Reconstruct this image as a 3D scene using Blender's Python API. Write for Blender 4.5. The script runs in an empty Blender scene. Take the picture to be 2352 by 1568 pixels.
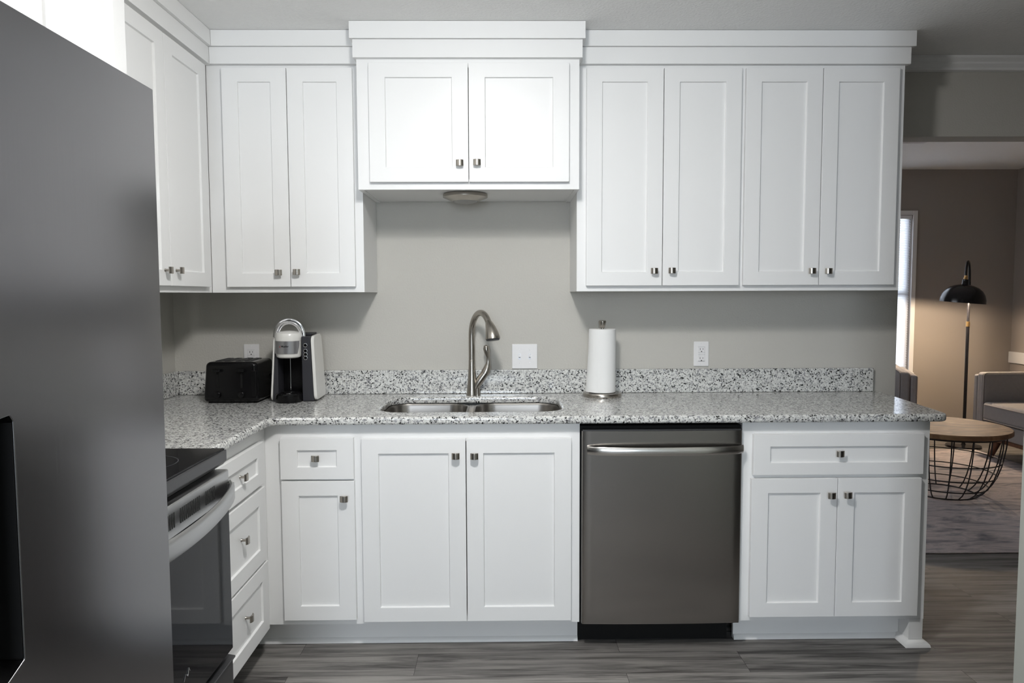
import bpy, math, random
from mathutils import Vector, Matrix
random.seed(7)
S = bpy.context.scene
COL = S.collection
PI = math.pi

# ------------------------------------------------------------------ camera
cam_d = bpy.data.cameras.new('camera')
cam = bpy.data.objects.new('camera', cam_d)
COL.objects.link(cam)
cam_d.sensor_fit = 'HORIZONTAL'
cam_d.sensor_width = 36.0
cam_d.lens = 1635.2 / 2352 * 36.0
cam_d.clip_start = 0.02
cam.matrix_world = Matrix(((0.99992, 0.0044, -0.01167, 0.0),
                           (-0.01193, 0.06476, -0.99783, -3.2822),
                           (-0.00364, 0.99789, 0.06481, 1.3659),
                           (0, 0, 0, 1)))
S.camera = cam

# ------------------------------------------------------------------ world, daylight, exposure
W = bpy.data.worlds.new('daylight')
S.world = W
W.use_nodes = True
W.node_tree.nodes['Background'].inputs[0].default_value = (0.80, 0.88, 1.0, 1)
W.node_tree.nodes['Background'].inputs[1].default_value = 7.0
S.view_settings.view_transform = 'Standard'
S.view_settings.look = 'None'
S.view_settings.gamma = 1.0
S.view_settings.use_curve_mapping = False
S.view_settings.exposure = 0.12
S.cycles.max_bounces = 10
S.cycles.diffuse_bounces = 6
S.cycles.sample_clamp_indirect = 8.0


def area(name, loc, rot, sx, sy, power, col):
    l = bpy.data.lights.new(name, 'AREA')
    l.shape = 'RECTANGLE'
    l.size, l.size_y, l.energy, l.color = sx, sy, power, col
    o = bpy.data.objects.new(name, l)
    o.location, o.rotation_euler = loc, rot
    COL.objects.link(o)
    return o


# daylight from the rear window behind the camera; then an added, unseen fill for the living room, no window there
area('daylight_rear', (-0.25, -6.84, 1.5), (PI / 2, 0, 0), 0.9, 1.2, 55, (0.80, 0.90, 1.0))
area('fill_living', (0.45, 1.7, 1.75), (PI / 2 - 0.95, 0, -PI / 2), 1.6, 1.0, 26, (0.90, 0.94, 1.0))

# ------------------------------------------------------------------ materials
MAT = {}


def nt(name):
    m = bpy.data.materials.new(name)
    m.use_nodes = True
    t = m.node_tree
    return m, t, t.nodes['Principled BSDF'], t.nodes, t.links


def pbr(name, col, rough=0.5, metal=0.0, spec=0.5, coat=0.0, noise=None, bump=None, trans=0.0, emit=None):
    """plain principled surface with a slight procedural variation and bump"""
    m, t, b, N, L = nt(name)
    b.inputs['Roughness'].default_value = rough
    b.inputs['Metallic'].default_value = metal
    b.inputs['Specular IOR Level'].default_value = spec
    b.inputs['Coat Weight'].default_value = coat
    b.inputs['Coat Roughness'].default_value = 0.08
    b.inputs['Base Color'].default_value = (*col, 1)
    if trans:
        b.inputs['Transmission Weight'].default_value = trans
    if emit:
        b.inputs['Emission Color'].default_value = (*emit[:3], 1)
        b.inputs['Emission Strength'].default_value = emit[3]
    tc = N.new('ShaderNodeTexCoord')
    sc, amt = noise or (8.0, 0.03)
    nz = N.new('ShaderNodeTexNoise')
    nz.inputs['Scale'].default_value = sc
    nz.inputs['Detail'].default_value = 4
    L.new(tc.outputs['Object'], nz.inputs['Vector'])
    mr = N.new('ShaderNodeMapRange')
    mr.inputs['To Min'].default_value = 1 - amt
    mr.inputs['To Max'].default_value = 1 + amt
    L.new(nz.outputs['Fac'], mr.inputs['Value'])
    hs = N.new('ShaderNodeHueSaturation')
    hs.inputs['Color'].default_value = (*col, 1)
    L.new(mr.outputs['Result'], hs.inputs['Value'])
    L.new(hs.outputs['Color'], b.inputs['Base Color'])
    if bump:
        nb = N.new('ShaderNodeTexNoise')
        nb.inputs['Scale'].default_value = bump[0]
        nb.inputs['Detail'].default_value = 3
        L.new(tc.outputs['Object'], nb.inputs['Vector'])
        bp = N.new('ShaderNodeBump')
        bp.inputs['Strength'].default_value = bump[1]
        bp.inputs['Distance'].default_value = bump[2]
        L.new(nb.outputs['Fac'], bp.inputs['Height'])
        L.new(bp.outputs['Normal'], b.inputs['Normal'])
    MAT[name] = m
    return m


def steel(name, col, rough, grain_vertical, aniso):
    """brushed steel: grain streaks in roughness and bump, anisotropic gloss"""
    m, t, b, N, L = nt(name)
    b.inputs['Metallic'].default_value = 1.0
    b.inputs['Anisotropic'].default_value = aniso
    tc = N.new('ShaderNodeTexCoord')
    mp = N.new('ShaderNodeMapping')
    mp.inputs['Scale'].default_value = (900, 900, 3) if grain_vertical else (3, 3, 900)
    L.new(tc.outputs['Object'], mp.inputs['Vector'])
    nz = N.new('ShaderNodeTexNoise')
    nz.inputs['Scale'].default_value = 1.0
    nz.inputs['Detail'].default_value = 2
    L.new(mp.outputs['Vector'], nz.inputs['Vector'])
    mr = N.new('ShaderNodeMapRange')
    mr.inputs['To Min'].default_value = rough - 0.015
    mr.inputs['To Max'].default_value = rough + 0.015
    L.new(nz.outputs['Fac'], mr.inputs['Value'])
    L.new(mr.outputs['Result'], b.inputs['Roughness'])
    m2 = N.new('ShaderNodeMapRange')
    m2.inputs['To Min'].default_value = 0.95
    m2.inputs['To Max'].default_value = 1.05
    L.new(nz.outputs['Fac'], m2.inputs['Value'])
    hs = N.new('ShaderNodeHueSaturation')
    hs.inputs['Color'].default_value = (*col, 1)
    L.new(m2.outputs['Result'], hs.inputs['Value'])
    L.new(hs.outputs['Color'], b.inputs['Base Color'])
    if aniso:
        tg = N.new('ShaderNodeTangent')
        tg.direction_type = 'RADIAL'
        tg.axis = 'Z'
        L.new(tg.outputs['Tangent'], b.inputs['Tangent'])
        b.inputs['Anisotropic Rotation'].default_value = 0.25 if grain_vertical else 0.0
    MAT[name] = m
    return m


def ramp(N, stops, interp='LINEAR'):
    r = N.new('ShaderNodeValToRGB')
    r.color_ramp.interpolation = interp
    e = r.color_ramp.elements
    while len(e) < len(stops):
        e.new(0.5)
    for k, (p, c) in enumerate(stops):
        e[k].position = p
        e[k].color = (*c, 1) if len(c) == 3 else c
    return r


def make_granite():
    m, t, b, N, L = nt('granite')
    b.inputs['Roughness'].default_value = 0.13
    b.inputs['Specular IOR Level'].default_value = 0.6
    tc = N.new('ShaderNodeTexCoord')
    dn = N.new('ShaderNodeTexNoise')
    dn.inputs['Scale'].default_value = 200
    dn.inputs['Detail'].default_value = 3
    L.new(tc.outputs['Object'], dn.inputs['Vector'])
    vm = N.new('ShaderNodeVectorMath')
    vm.operation = 'MULTIPLY_ADD'
    vm.inputs[1].default_value = (0.008, 0.008, 0.008)
    L.new(dn.outputs['Color'], vm.inputs[0])
    L.new(tc.outputs['Object'], vm.inputs[2])

    def vor(scale):
        v = N.new('ShaderNodeTexVoronoi')
        v.inputs['Scale'].default_value = scale
        L.new(vm.outputs['Vector'], v.inputs['Vector'])
        sp = N.new('ShaderNodeSeparateColor')
        L.new(v.outputs['Color'], sp.inputs['Color'])
        return sp
    base = vor(150)
    r1 = ramp(N, [(0.0, (0.34, 0.34, 0.35)), (0.12, (0.50, 0.50, 0.49)), (0.30, (0.68, 0.68, 0.655)), (0.6, (0.75, 0.75, 0.725)), (0.85, (0.62, 0.625, 0.61))], 'CONSTANT')
    L.new(base.outputs['Red'], r1.inputs['Fac'])
    # dark flecks, clustered
    fl = vor(205)
    cn = N.new('ShaderNodeTexNoise')
    cn.inputs['Scale'].default_value = 70
    cn.inputs['Detail'].default_value = 2
    L.new(tc.outputs['Object'], cn.inputs['Vector'])
    ad = N.new('ShaderNodeMath')
    ad.operation = 'MULTIPLY_ADD'
    ad.inputs[1].default_value = 0.9
    L.new(cn.outputs['Fac'], ad.inputs[0])
    L.new(fl.outputs['Green'], ad.inputs[2])
    r2 = ramp(N, [(0.0, (1, 1, 1)), (0.30, (1, 1, 1)), (0.55, (0.5, 0.5, 0.5)), (0.70, (0, 0, 0))], 'CONSTANT')
    L.new(ad.outputs['Value'], r2.inputs['Fac'])
    mx = N.new('ShaderNodeMix')
    mx.data_type = 'RGBA'
    L.new(r2.outputs['Color'], mx.inputs['Factor'])
    L.new(r1.outputs['Color'], mx.inputs['A'])
    mx.inputs['B'].default_value = (0.018, 0.018, 0.018, 1)
    L.new(mx.outputs['Result'], b.inputs['Base Color'])
    MAT['granite'] = m


def make_floor():
    m, t, b, N, L = nt('plank_floor')
    tc = N.new('ShaderNodeTexCoord')
    mp = N.new('ShaderNodeMapping')
    mp.inputs['Location'].default_value = (0.33, 0.64 - 0.5 * 0.155 + 0.0775, 0)
    L.new(tc.outputs['Object'], mp.inputs['Vector'])
    br = N.new('ShaderNodeTexBrick')
    br.offset = 0.37
    br.inputs['Color1'].default_value = (0.0, 0.0, 0.0, 1)
    br.inputs['Color2'].default_value = (1, 1, 1, 1)
    br.inputs['Mortar'].default_value = (0.5, 0.5, 0.5, 1)
    br.inputs['Scale'].default_value = 1
    br.inputs['Mortar Size'].default_value = 0.0008
    br.inputs['Brick Width'].default_value = 1.22
    br.inputs['Row Height'].default_value = 0.155
    L.new(mp.outputs['Vector'], br.inputs['Vector'])
    # offset the grain per plank
    sx = N.new('ShaderNodeVectorMath')
    sx.operation = 'MULTIPLY_ADD'
    sx.inputs[1].default_value = (7.3, 3.1, 5.0)
    L.new(br.outputs['Color'], sx.inputs[0])
    L.new(tc.outputs['Object'], sx.inputs[2])

    def streak(scale, det, rough, dist):
        k = N.new('ShaderNodeMapping')
        k.inputs['Scale'].default_value = scale
        L.new(sx.outputs['Vector'], k.inputs['Vector'])
        n = N.new('ShaderNodeTexNoise')
        n.inputs['Scale'].default_value = 1
        n.inputs['Detail'].default_value = det
        n.inputs['Roughness'].default_value = rough
        n.inputs['Distortion'].default_value = dist
        L.new(k.outputs['Vector'], n.inputs['Vector'])
        return n
    a = streak((1.6, 26, 1), 6, 0.62, 0.6)
    c = streak((5, 150, 1), 3, 0.7, 0.2)
    ma = N.new('ShaderNodeMath')
    ma.operation = 'MULTIPLY_ADD'
    ma.inputs[1].default_value = 0.40
    L.new(c.outputs['Fac'], ma.inputs[0])
    L.new(a.outputs['Fac'], ma.inputs[2])
    r = ramp(N, [(0.50, (0.052, 0.048, 0.046)), (0.60, (0.105, 0.099, 0.094)), (0.69, (0.175, 0.166, 0.157)), (0.82, (0.26, 0.247, 0.232))])
    L.new(ma.outputs['Value'], r.inputs['Fac'])
    # plank tone
    mr = N.new('ShaderNodeMapRange')
    mr.inputs['To Min'].default_value = 0.82
    mr.inputs['To Max'].default_value = 1.15
    L.new(br.outputs['Color'], mr.inputs['Value'])
    hs = N.new('ShaderNodeHueSaturation')
    L.new(r.outputs['Color'], hs.inputs['Color'])
    L.new(mr.outputs['Result'], hs.inputs['Value'])
    mx = N.new('ShaderNodeMix')
    mx.data_type = 'RGBA'
    L.new(br.outputs['Fac'], mx.inputs['Factor'])
    L.new(hs.outputs['Color'], mx.inputs['A'])
    mx.inputs['B'].default_value = (0.03, 0.027, 0.025, 1)
    L.new(mx.outputs['Result'], b.inputs['Base Color'])
    b.inputs['Roughness'].default_value = 0.55
    b.inputs['Specular IOR Level'].default_value = 0.3
    bp = N.new('ShaderNodeBump')
    bp.inputs['Strength'].default_value = 0.15
    bp.inputs['Distance'].default_value = 0.002
    L.new(ma.outputs['Value'], bp.inputs['Height'])
    L.new(bp.outputs['Normal'], b.inputs['Normal'])
    MAT['plank_floor'] = m


def make_wood(name, stops, scale, rough):
    m, t, b, N, L = nt(name)
    tc = N.new('ShaderNodeTexCoord')
    k = N.new('ShaderNodeMapping')
    k.inputs['Scale'].default_value = scale
    k.inputs['Rotation'].default_value = (0, 0, 0.5)
    L.new(tc.outputs['Object'], k.inputs['Vector'])
    n = N.new('ShaderNodeTexNoise')
    n.inputs['Scale'].default_value = 1
    n.inputs['Detail'].default_value = 6
    n.inputs['Distortion'].default_value = 1.0
    L.new(k.outputs['Vector'], n.inputs['Vector'])
    r = ramp(N, stops)
    L.new(n.outputs['Fac'], r.inputs['Fac'])
    L.new(r.outputs['Color'], b.inputs['Base Color'])
    b.inputs['Roughness'].default_value = rough
    MAT[name] = m


def make_rug():
    m, t, b, N, L = nt('rug_weave')
    tc = N.new('ShaderNodeTexCoord')

    def nz(scale, mapscale, det):
        k = N.new('ShaderNodeMapping')
        k.inputs['Scale'].default_value = mapscale
        L.new(tc.outputs['Object'], k.inputs['Vector'])
        n = N.new('ShaderNodeTexNoise')
        n.inputs['Scale'].default_value = scale
        n.inputs['Detail'].default_value = det
        n.inputs['Roughness'].default_value = 0.65
        n.inputs['Distortion'].default_value = 0.8
        L.new(k.outputs['Vector'], n.inputs['Vector'])
        return n
    a = nz(2.2, (1, 3.2, 1), 7)
    c = nz(60, (0.3, 3, 1), 2)
    r = ramp(N, [(0.34, (0.17, 0.17, 0.19)), (0.44, (0.36, 0.33, 0.335)), (0.53, (0.58, 0.51, 0.50)), (0.60, (0.40, 0.37, 0.375)), (0.70, (0.24, 0.24, 0.265))])
    L.new(a.outputs['Fac'], r.inputs['Fac'])
    mr = N.new('ShaderNodeMapRange')
    mr.inputs['To Min'].default_value = 0.75
    mr.inputs['To Max'].default_value = 1.2
    L.new(c.outputs['Fac'], mr.inputs['Value'])
    hs = N.new('ShaderNodeHueSaturation')
    L.new(r.outputs['Color'], hs.inputs['Color'])
    L.new(mr.outputs['Result'], hs.inputs['Value'])
    L.new(hs.outputs['Color'], b.inputs['Base Color'])
    b.inputs['Roughness'].default_value = 0.95
    bp = N.new('ShaderNodeBump')
    bp.inputs['Strength'].default_value = 0.5
    bp.inputs['Distance'].default_value = 0.004
    L.new(c.outputs['Fac'], bp.inputs['Height'])
    L.new(bp.outputs['Normal'], b.inputs['Normal'])
    MAT['rug_weave'] = m


def make_blind():
    m, t, b, N, L = nt('blind_slat')
    out = N['Material Output']
    d = N.new('ShaderNodeBsdfDiffuse')
    d.inputs['Color'].default_value = (0.85, 0.85, 0.85, 1)
    tr = N.new('ShaderNodeBsdfTranslucent')
    tr.inputs['Color'].default_value = (0.85, 0.86, 0.88, 1)
    mx = N.new('ShaderNodeMixShader')
    mx.inputs[0].default_value = 0.65
    L.new(d.outputs[0], mx.inputs[1])
    L.new(tr.outputs[0], mx.inputs[2])
    L.new(mx.outputs[0], out.inputs['Surface'])
    MAT['blind_slat'] = m


pbr('white_paint', (0.83, 0.83, 0.825), 0.38, spec=0.45, noise=(3, 0.01), bump=(180, 0.03, 0.001))
pbr('trim_white', (0.82, 0.82, 0.82), 0.4, noise=(3, 0.01))
pbr('wall_paint', (0.545, 0.53, 0.49), 0.75, spec=0.3, noise=(2, 0.015), bump=(120, 0.45, 0.003))
pbr('living_paint', (0.34, 0.31, 0.285), 0.75, spec=0.3, noise=(2, 0.015), bump=(140, 0.2, 0.003))
pbr('ceiling_paint', (0.88, 0.88, 0.87), 0.75, spec=0.3, noise=(30, 0.02), bump=(90, 0.5, 0.006))
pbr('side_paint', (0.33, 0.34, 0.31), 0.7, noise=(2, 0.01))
make_granite()
make_floor()
make_rug()
make_blind()
steel('steel_fridge', (0.24, 0.235, 0.242), 0.19, True, 0.45)
steel('steel_dishwasher', (0.34, 0.32, 0.30), 0.26, False, 0.75)
steel('steel_range', (0.50, 0.50, 0.50), 0.30, False, 0.5)
steel('steel_sink', (0.33, 0.31, 0.29), 0.28, False, 0.3)
pbr('nickel', (0.42, 0.39, 0.35), 0.27, 1.0)
steel('steel_bright', (0.72, 0.70, 0.67), 0.22, False, 0.0)
pbr('chrome', (0.80, 0.80, 0.82), 0.06, 1.0)
pbr('silver_plastic', (0.45, 0.45, 0.47), 0.28, 0.8)
pbr('black_plastic', (0.004, 0.004, 0.0045), 0.2, spec=0.3)
pbr('black_matte', (0.008, 0.008, 0.008), 0.7, spec=0.2)
pbr('black_glass', (0.006, 0.006, 0.008), 0.04, spec=0.16)
pbr('dark_grey', (0.028, 0.028, 0.034), 0.4)
pbr('dark_steel', (0.07, 0.07, 0.073), 0.35, 0.6)
pbr('appliance_white', (0.80, 0.79, 0.76), 0.25, coat=0.2)
pbr('outlet_white', (0.82, 0.81, 0.81), 0.35)
pbr('slot_dark', (0.02, 0.02, 0.02), 0.6)
pbr('paper', (0.86, 0.86, 0.85), 0.9, spec=0.2, bump=(300, 0.15, 0.001))
pbr('brass', (0.65, 0.42, 0.18), 0.3, 1.0)
pbr('lamp_black', (0.008, 0.008, 0.010), 0.22, spec=0.5)
pbr('lamp_inner', (0.75, 0.72, 0.65), 0.5)
pbr('bulb_glow', (1, 0.85, 0.6), 0.4, emit=(1.0, 0.72, 0.42, 12))
pbr('fabric', (0.29, 0.28, 0.285), 0.95, spec=0.15, noise=(40, 0.10), bump=(500, 0.4, 0.002))
pbr('piping', (0.30, 0.28, 0.275), 0.9, spec=0.15)
pbr('wire_black', (0.012, 0.011, 0.014), 0.45)
pbr('lens_glass', (0.28, 0.275, 0.26), 0.35)
pbr('red_ink', (0.55, 0.03, 0.03), 0.5)
pbr('black_ink', (0.01, 0.01, 0.01), 0.5)
pbr('light_glow', (1, 1, 1), 0.5, emit=(1.0, 0.96, 0.88, 4))
pbr('vent_white', (0.72, 0.70, 0.70), 0.5)
make_wood('table_wood', [(0.32, (0.075, 0.036, 0.016)), (0.47, (0.20, 0.105, 0.05)), (0.56, (0.28, 0.165, 0.08)), (0.70, (0.40, 0.26, 0.14))], (4, 13, 3), 0.62)
make_wood('leg_wood', [(0.3, (0.05, 0.02, 0.012)), (0.6, (0.13, 0.055, 0.03))], (20, 20, 3), 0.4)
g = bpy.data.materials.new('window_glass')
g.use_nodes = True
gN, gL = g.node_tree.nodes, g.node_tree.links
gN.remove(gN['Principled BSDF'])
gt = gN.new('ShaderNodeBsdfTransparent')
gg = gN.new('ShaderNodeBsdfGlossy')
gg.inputs['Roughness'].default_value = 0.02
gf = gN.new('ShaderNodeFresnel')
gm = gN.new('ShaderNodeMixShader')
gL.new(gf.outputs[0], gm.inputs[0])
gL.new(gt.outputs[0], gm.inputs[1])
gL.new(gg.outputs[0], gm.inputs[2])
gL.new(gm.outputs[0], gN['Material Output'].inputs['Surface'])
MAT['window_glass'] = g


# ------------------------------------------------------------------ mesh helpers
class MB:
    """collects shapes that become ONE mesh object"""

    def __init__(self):
        self.v, self.f = [], []

    def add(self, vs, fs):
        n = len(self.v)
        self.v += [Vector(p) for p in vs]
        self.f += [[i + n for i in q] for q in fs]
        return self

    def box(self, x0, x1, y0, y1, z0, z1):
        x0, x1 = min(x0, x1), max(x0, x1)
        y0, y1 = min(y0, y1), max(y0, y1)
        z0, z1 = min(z0, z1), max(z0, z1)
        vs = [(x0, y0, z0), (x1, y0, z0), (x1, y1, z0), (x0, y1, z0), (x0, y0, z1), (x1, y0, z1), (x1, y1, z1), (x0, y1, z1)]
        return self.add(vs, [(3, 2, 1, 0), (4, 5, 6, 7), (0, 1, 5, 4), (1, 2, 6, 5), (2, 3, 7, 6), (3, 0, 4, 7)])

    def prism(self, poly, axis, a, b):
        """extrude a polygon; axis 'x': poly=(y,z), 'y': poly=(x,z), 'z': poly=(x,y)"""
        n = len(poly)

        def P(p, t):
            return (t, p[0], p[1]) if axis == 'x' else (p[0], t, p[1]) if axis == 'y' else (p[0], p[1], t)
        vs = [P(p, a) for p in poly] + [P(p, b) for p in poly]
        fs = [list(range(n))[::-1], list(range(n, 2 * n))] + [(i, (i + 1) % n, n + (i + 1) % n, n + i) for i in range(n)]
        return self.add(vs, fs)

    def lathe(self, prof, c=(0, 0, 0), seg=32, M=None, cap=True):
        vs, fs = [], []
        for r, z in prof:
            for k in range(seg):
                a = 2 * PI * k / seg
                p = Vector((r * math.cos(a), r * math.sin(a), z))
                if M:
                    p = M @ p
                vs.append(p + Vector(c))
        for j in range(len(prof) - 1):
            for k in range(seg):
                k2 = (k + 1) % seg
                fs.append((j * seg + k, j * seg + k2, (j + 1) * seg + k2, (j + 1) * seg + k))
        if cap:
            fs.append(list(range(seg))[::-1])
            fs.append(list(range((len(prof) - 1) * seg, len(prof) * seg)))
        return self.add(vs, fs)

    def tube(self, path, rad, seg=12, closed=False, flat=None):
        """sweep a circle (radius per point) along a path; flat=(sx, sy) squashes it"""
        pts = [Vector(p) for p in path]
        n = len(pts)
        rs = rad if isinstance(rad, (list, tuple)) else [rad] * n
        vs, fs = [], []
        prev = None
        for i in range(n):
            if closed:
                d = pts[(i + 1) % n] - pts[i - 1]
            else:
                d = pts[min(i + 1, n - 1)] - pts[max(i - 1, 0)]
            d.normalize()
            if prev is None:
                up = Vector((0, 0, 1)) if abs(d.z) < 0.9 else Vector((0, 1, 0))
                s = d.cross(up).normalized()
            else:
                s = (prev - d * prev.dot(d)).normalized()
            prev = s
            q = s.cross(d)
            fx, fy = (flat[i] if isinstance(flat, list) else flat) if flat else (1, 1)
            for k in range(seg):
                a = 2 * PI * k / seg
                vs.append(pts[i] + s * (rs[i] * fx * math.cos(a)) + q * (rs[i] * fy * math.sin(a)))
        m = n if closed else n - 1
        for i in range(m):
            j = (i + 1) % n
            for k in range(seg):
                k2 = (k + 1) % seg
                fs.append((i * seg + k, i * seg + k2, j * seg + k2, j * seg + k))
        if not closed:
            fs.append(list(range(seg))[::-1])
            fs.append(list(range((n - 1) * seg, n * seg)))
        return self.add(vs, fs)

    def cyl(self, p0, p1, r, seg=16, r2=None):
        return self.tube([p0, p1], [r, r if r2 is None else r2], seg)

    def shaker(self, u0, u1, z0, z1, yf, t=0.019, st=0.064, rt=0.056, rec=0.008):
        """five-piece shaker front: frame with a recessed flat panel, front facing -y"""
        a, b, c, d = u0 + st, u1 - st, z0 + rt, z1 - rt
        ring = lambda x0, x1, zz0, zz1, y: [(x0, y, zz0), (x1, y, zz0), (x1, y, zz1), (x0, y, zz1)]
        e = 0.0018
        vs = ring(u0, u1, z0, z1, yf) + ring(a, b, c, d, yf) + ring(a + e, b - e, c + e, d - e, yf + rec) + ring(u0, u1, z0, z1, yf + t)
        fs = []
        for i in range(4):
            j = (i + 1) % 4
            fs.append((i, j, 4 + j, 4 + i))
            fs.append((4 + i, 4 + j, 8 + j, 8 + i))
            fs.append((j, i, 12 + i, 12 + j))
        fs += [(8, 9, 10, 11), (15, 14, 13, 12)]
        return self.add(vs, fs)

    def shift(self, d):
        d = Vector(d)
        self.v = [p + d for p in self.v]
        return self

    def xf(self, M):
        self.v = [M @ p for p in self.v]
        return self

    def build(self, name, mat, parent=None, bevel=0.0, segs=2, smooth=35, sub=0):
        me = bpy.data.meshes.new(name)
        me.from_pydata([tuple(p) for p in self.v], [], self.f)
        me.update()
        me.materials.append(MAT[mat] if isinstance(mat, str) else mat)
        for p in me.polygons:
            p.use_smooth = True
        me.set_sharp_from_angle(angle=math.radians(smooth))
        o = bpy.data.objects.new(name, me)
        COL.objects.link(o)
        if parent:
            o.parent = parent
        if bevel:
            b = o.modifiers.new('bevel', 'BEVEL')
            b.width, b.segments, b.limit_method, b.angle_limit = bevel, segs, 'ANGLE', math.radians(30)
            b.harden_normals = True
        if sub:
            s = o.modifiers.new('subsurf', 'SUBSURF')
            s.levels = s.render_levels = sub
        return o


def thing(name, label, cat, loc=(0, 0, 0), rz=0.0, group=None):
    o = bpy.data.objects.new(name, None)
    o.empty_display_size = 0.05
    COL.objects.link(o)
    o.location = loc
    o.rotation_euler = (0, 0, rz)
    o['label'], o['category'] = label, cat
    if group:
        o['group'] = group
    return o


def tag(o, label, cat, group=None):
    o['label'], o['category'] = label, cat
    if group:
        o['group'] = group
    return o


def struct(o, label=None):
    o['kind'] = 'structure'
    if label:
        o['label'] = label
    return o


def copy_tree(o, parent=None):
    c = o.copy()
    COL.objects.link(c)
    if parent:
        c.parent = parent
    for ch in list(o.children):
        copy_tree(ch, c)
    return c


# ------------------------------------------------------------------ room shell
XL = -1.513                       # left wall
CE = 2.432                        # kitchen ceiling
YF, XE = -6.9, 3.4                # wall behind the camera, dining side wall
LY, LX, LCE = 3.62, 4.97, 2.56    # living room far wall, right wall, ceiling

fl = MB().box(XL - 0.1, LX + 0.1, YF - 0.1, LY + 0.1, -0.06, 0).build('floor', 'plank_floor')
struct(fl, 'grey brown wood plank floor')
struct(MB().box(XL - 0.1, XE + 0.1, YF - 0.1, 0.0, CE, CE + 0.05).build('ceiling', 'ceiling_paint'), 'white textured kitchen ceiling')
struct(MB().box(XL - 0.1, LX + 0.1, 0.115, LY + 0.1, LCE, LCE + 0.05).build('ceiling', 'ceiling_paint'), 'textured ceiling of the living room')
# back wall with the header above the opening to the living room
HB = 2.082
wb = MB().box(XL - 0.1, 1.826, 0, 0.115, 0, LCE + 0.05).box(1.826, 3.05, 0, 0.115, HB, LCE + 0.05).box(3.05, LX + 0.1, 0, 0.115, 0, LCE + 0.05)
struct(wb.build('wall_back', 'wall_paint'), 'greige textured kitchen wall behind the sink with header over opening')
struct(MB().box(XL - 0.1, XL, YF, 0, 0, CE).build('wall_left', 'wall_paint'))
# wall behind the camera with a window opening
wf = MB().box(XL - 0.1, -0.70, YF - 0.1, YF, 0, CE).box(0.20, XE + 0.1, YF - 0.1, YF, 0, CE).box(-0.70, 0.20, YF - 0.1, YF, 2.10, CE).box(-0.70, 0.20, YF - 0.1, YF, 0, 0.9)
struct(wf.build('wall_front', 'wall_paint'))
# partition at the right edge of the picture
struct(MB().box(1.252, 1.37, YF, -1.6, 0, CE).build('wall_right', 'side_paint'), 'pale grey wall end at right edge of the view')
ws = MB().box(XE, XE + 0.1, YF, 0, 0, CE)
struct(ws.build('wall_side', 'wall_paint'))
# living room walls, far one with a window opening
wx0, wx1, wz0, wz1 = 3.06, 3.962, 0.60, 2.125
w = MB().box(XL - 0.1, wx0, LY, LY + 0.12, 0, LCE).box(wx1, LX + 0.1, LY, LY + 0.12, 0, LCE).box(wx0, wx1, LY, LY + 0.12, 0, wz0).box(wx0, wx1, LY, LY + 0.12, wz1, LCE)
struct(w.build('wall_far', 'living_paint'), 'taupe far wall of the living room')
struct(MB().box(LX, LX + 0.1, 0.115, LY, 0, LCE).build('wall_far_right', 'living_paint'), 'taupe right wall of the living room')
struct(MB().box(0.3, 0.4, 0.115, LY, 0, LCE).build('wall_far_left', 'living_paint'))

# header crown moulding, chair rail
prof = [(-0.001, CE - 0.001), (-0.045, CE - 0.001), (-0.045, CE - 0.012), (-0.030, CE - 0.026), (-0.030, CE - 0.034), (-0.018, CE - 0.048), (-0.018, CE - 0.058), (-0.001, CE - 0.062)]
struct(MB().prism([(y, z) for y, z in prof], 'x', 1.66, XE - 0.001).build('trim_1', 'trim_white'), 'white crown moulding on header right of the cabinets')
struct(MB().box(LX - 0.022, LX - 0.001, 0.2, LY - 0.001, 0.69, 0.80).build('trim_2', 'trim_white', bevel=0.004), 'white chair rail on living room right wall')
struct(MB().box(XL, LX, LY - 0.016, LY - 0.001, 0.001, 0.10).build('baseboard_far', 'trim_white', bevel=0.003))

# window
win = thing('window_1', 'white framed living room window behind the blinds', 'window', (0.5 * (wx0 + wx1), LY, wz0))
del win['category']
struct(win)
cx = 0.5 * (wx0 + wx1)
hw, wh = 0.5 * (wx1 - wx0), wz1 - wz0
fr = MB()
c = 0.042
fr.box(-hw - c, -hw, -0.014, -0.001, -c, wh + c).box(hw, hw + c, -0.014, -0.001, -c, wh + c).box(-hw, hw, -0.014, -0.001, wh, wh + c).box(-hw - c, hw + c, -0.03, -0.001, -c, 0)
fr.box(-hw, -hw + 0.03, 0.06, 0.10, 0, wh).box(hw - 0.03, hw, 0.06, 0.10, 0, wh).box(-hw + 0.03, hw - 0.03, 0.06, 0.10, wh - 0.03, wh).box(-hw + 0.03, hw - 0.03, 0.06, 0.10, 0, 0.03).box(-hw + 0.03, hw - 0.03, 0.06, 0.10, wh / 2 - 0.02, wh / 2 + 0.02)
fr.build('window_frame', 'trim_white', win, bevel=0.002)
MB().box(-hw + 0.03, hw - 0.03, 0.078, 0.082, 0.03, wh - 0.03).build('window_pane', 'window_glass', win)
bl = thing('window_blind', 'white horizontal slat blind hanging in the living room window', 'blind', (cx, LY, wz1))
sl = MB()
ca, sa = math.cos(math.radians(64)), math.sin(math.radians(64))
k = 0
z = -0.05
while z > -(wh - 0.03):
    h = 0.0125
    y0, y1 = 0.03 - h * ca, 0.03 + h * ca
    za, zb = z - h * sa, z + h * sa
    t = 0.0006
    sl.add([(-hw + 0.004, y0, za), (hw - 0.004, y0, za), (hw - 0.004, y1, zb), (-hw + 0.004, y1, zb),
            (-hw + 0.004, y0, za + t), (hw - 0.004, y0, za + t), (hw - 0.004, y1, zb + t), (-hw + 0.004, y1, zb + t)],
           [(3, 2, 1, 0), (4, 5, 6, 7), (0, 1, 5, 4), (1, 2, 6, 5), (2, 3, 7, 6), (3, 0, 4, 7)])
    z -= 0.0235
sl.build('slats', 'blind_slat', bl)
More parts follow.
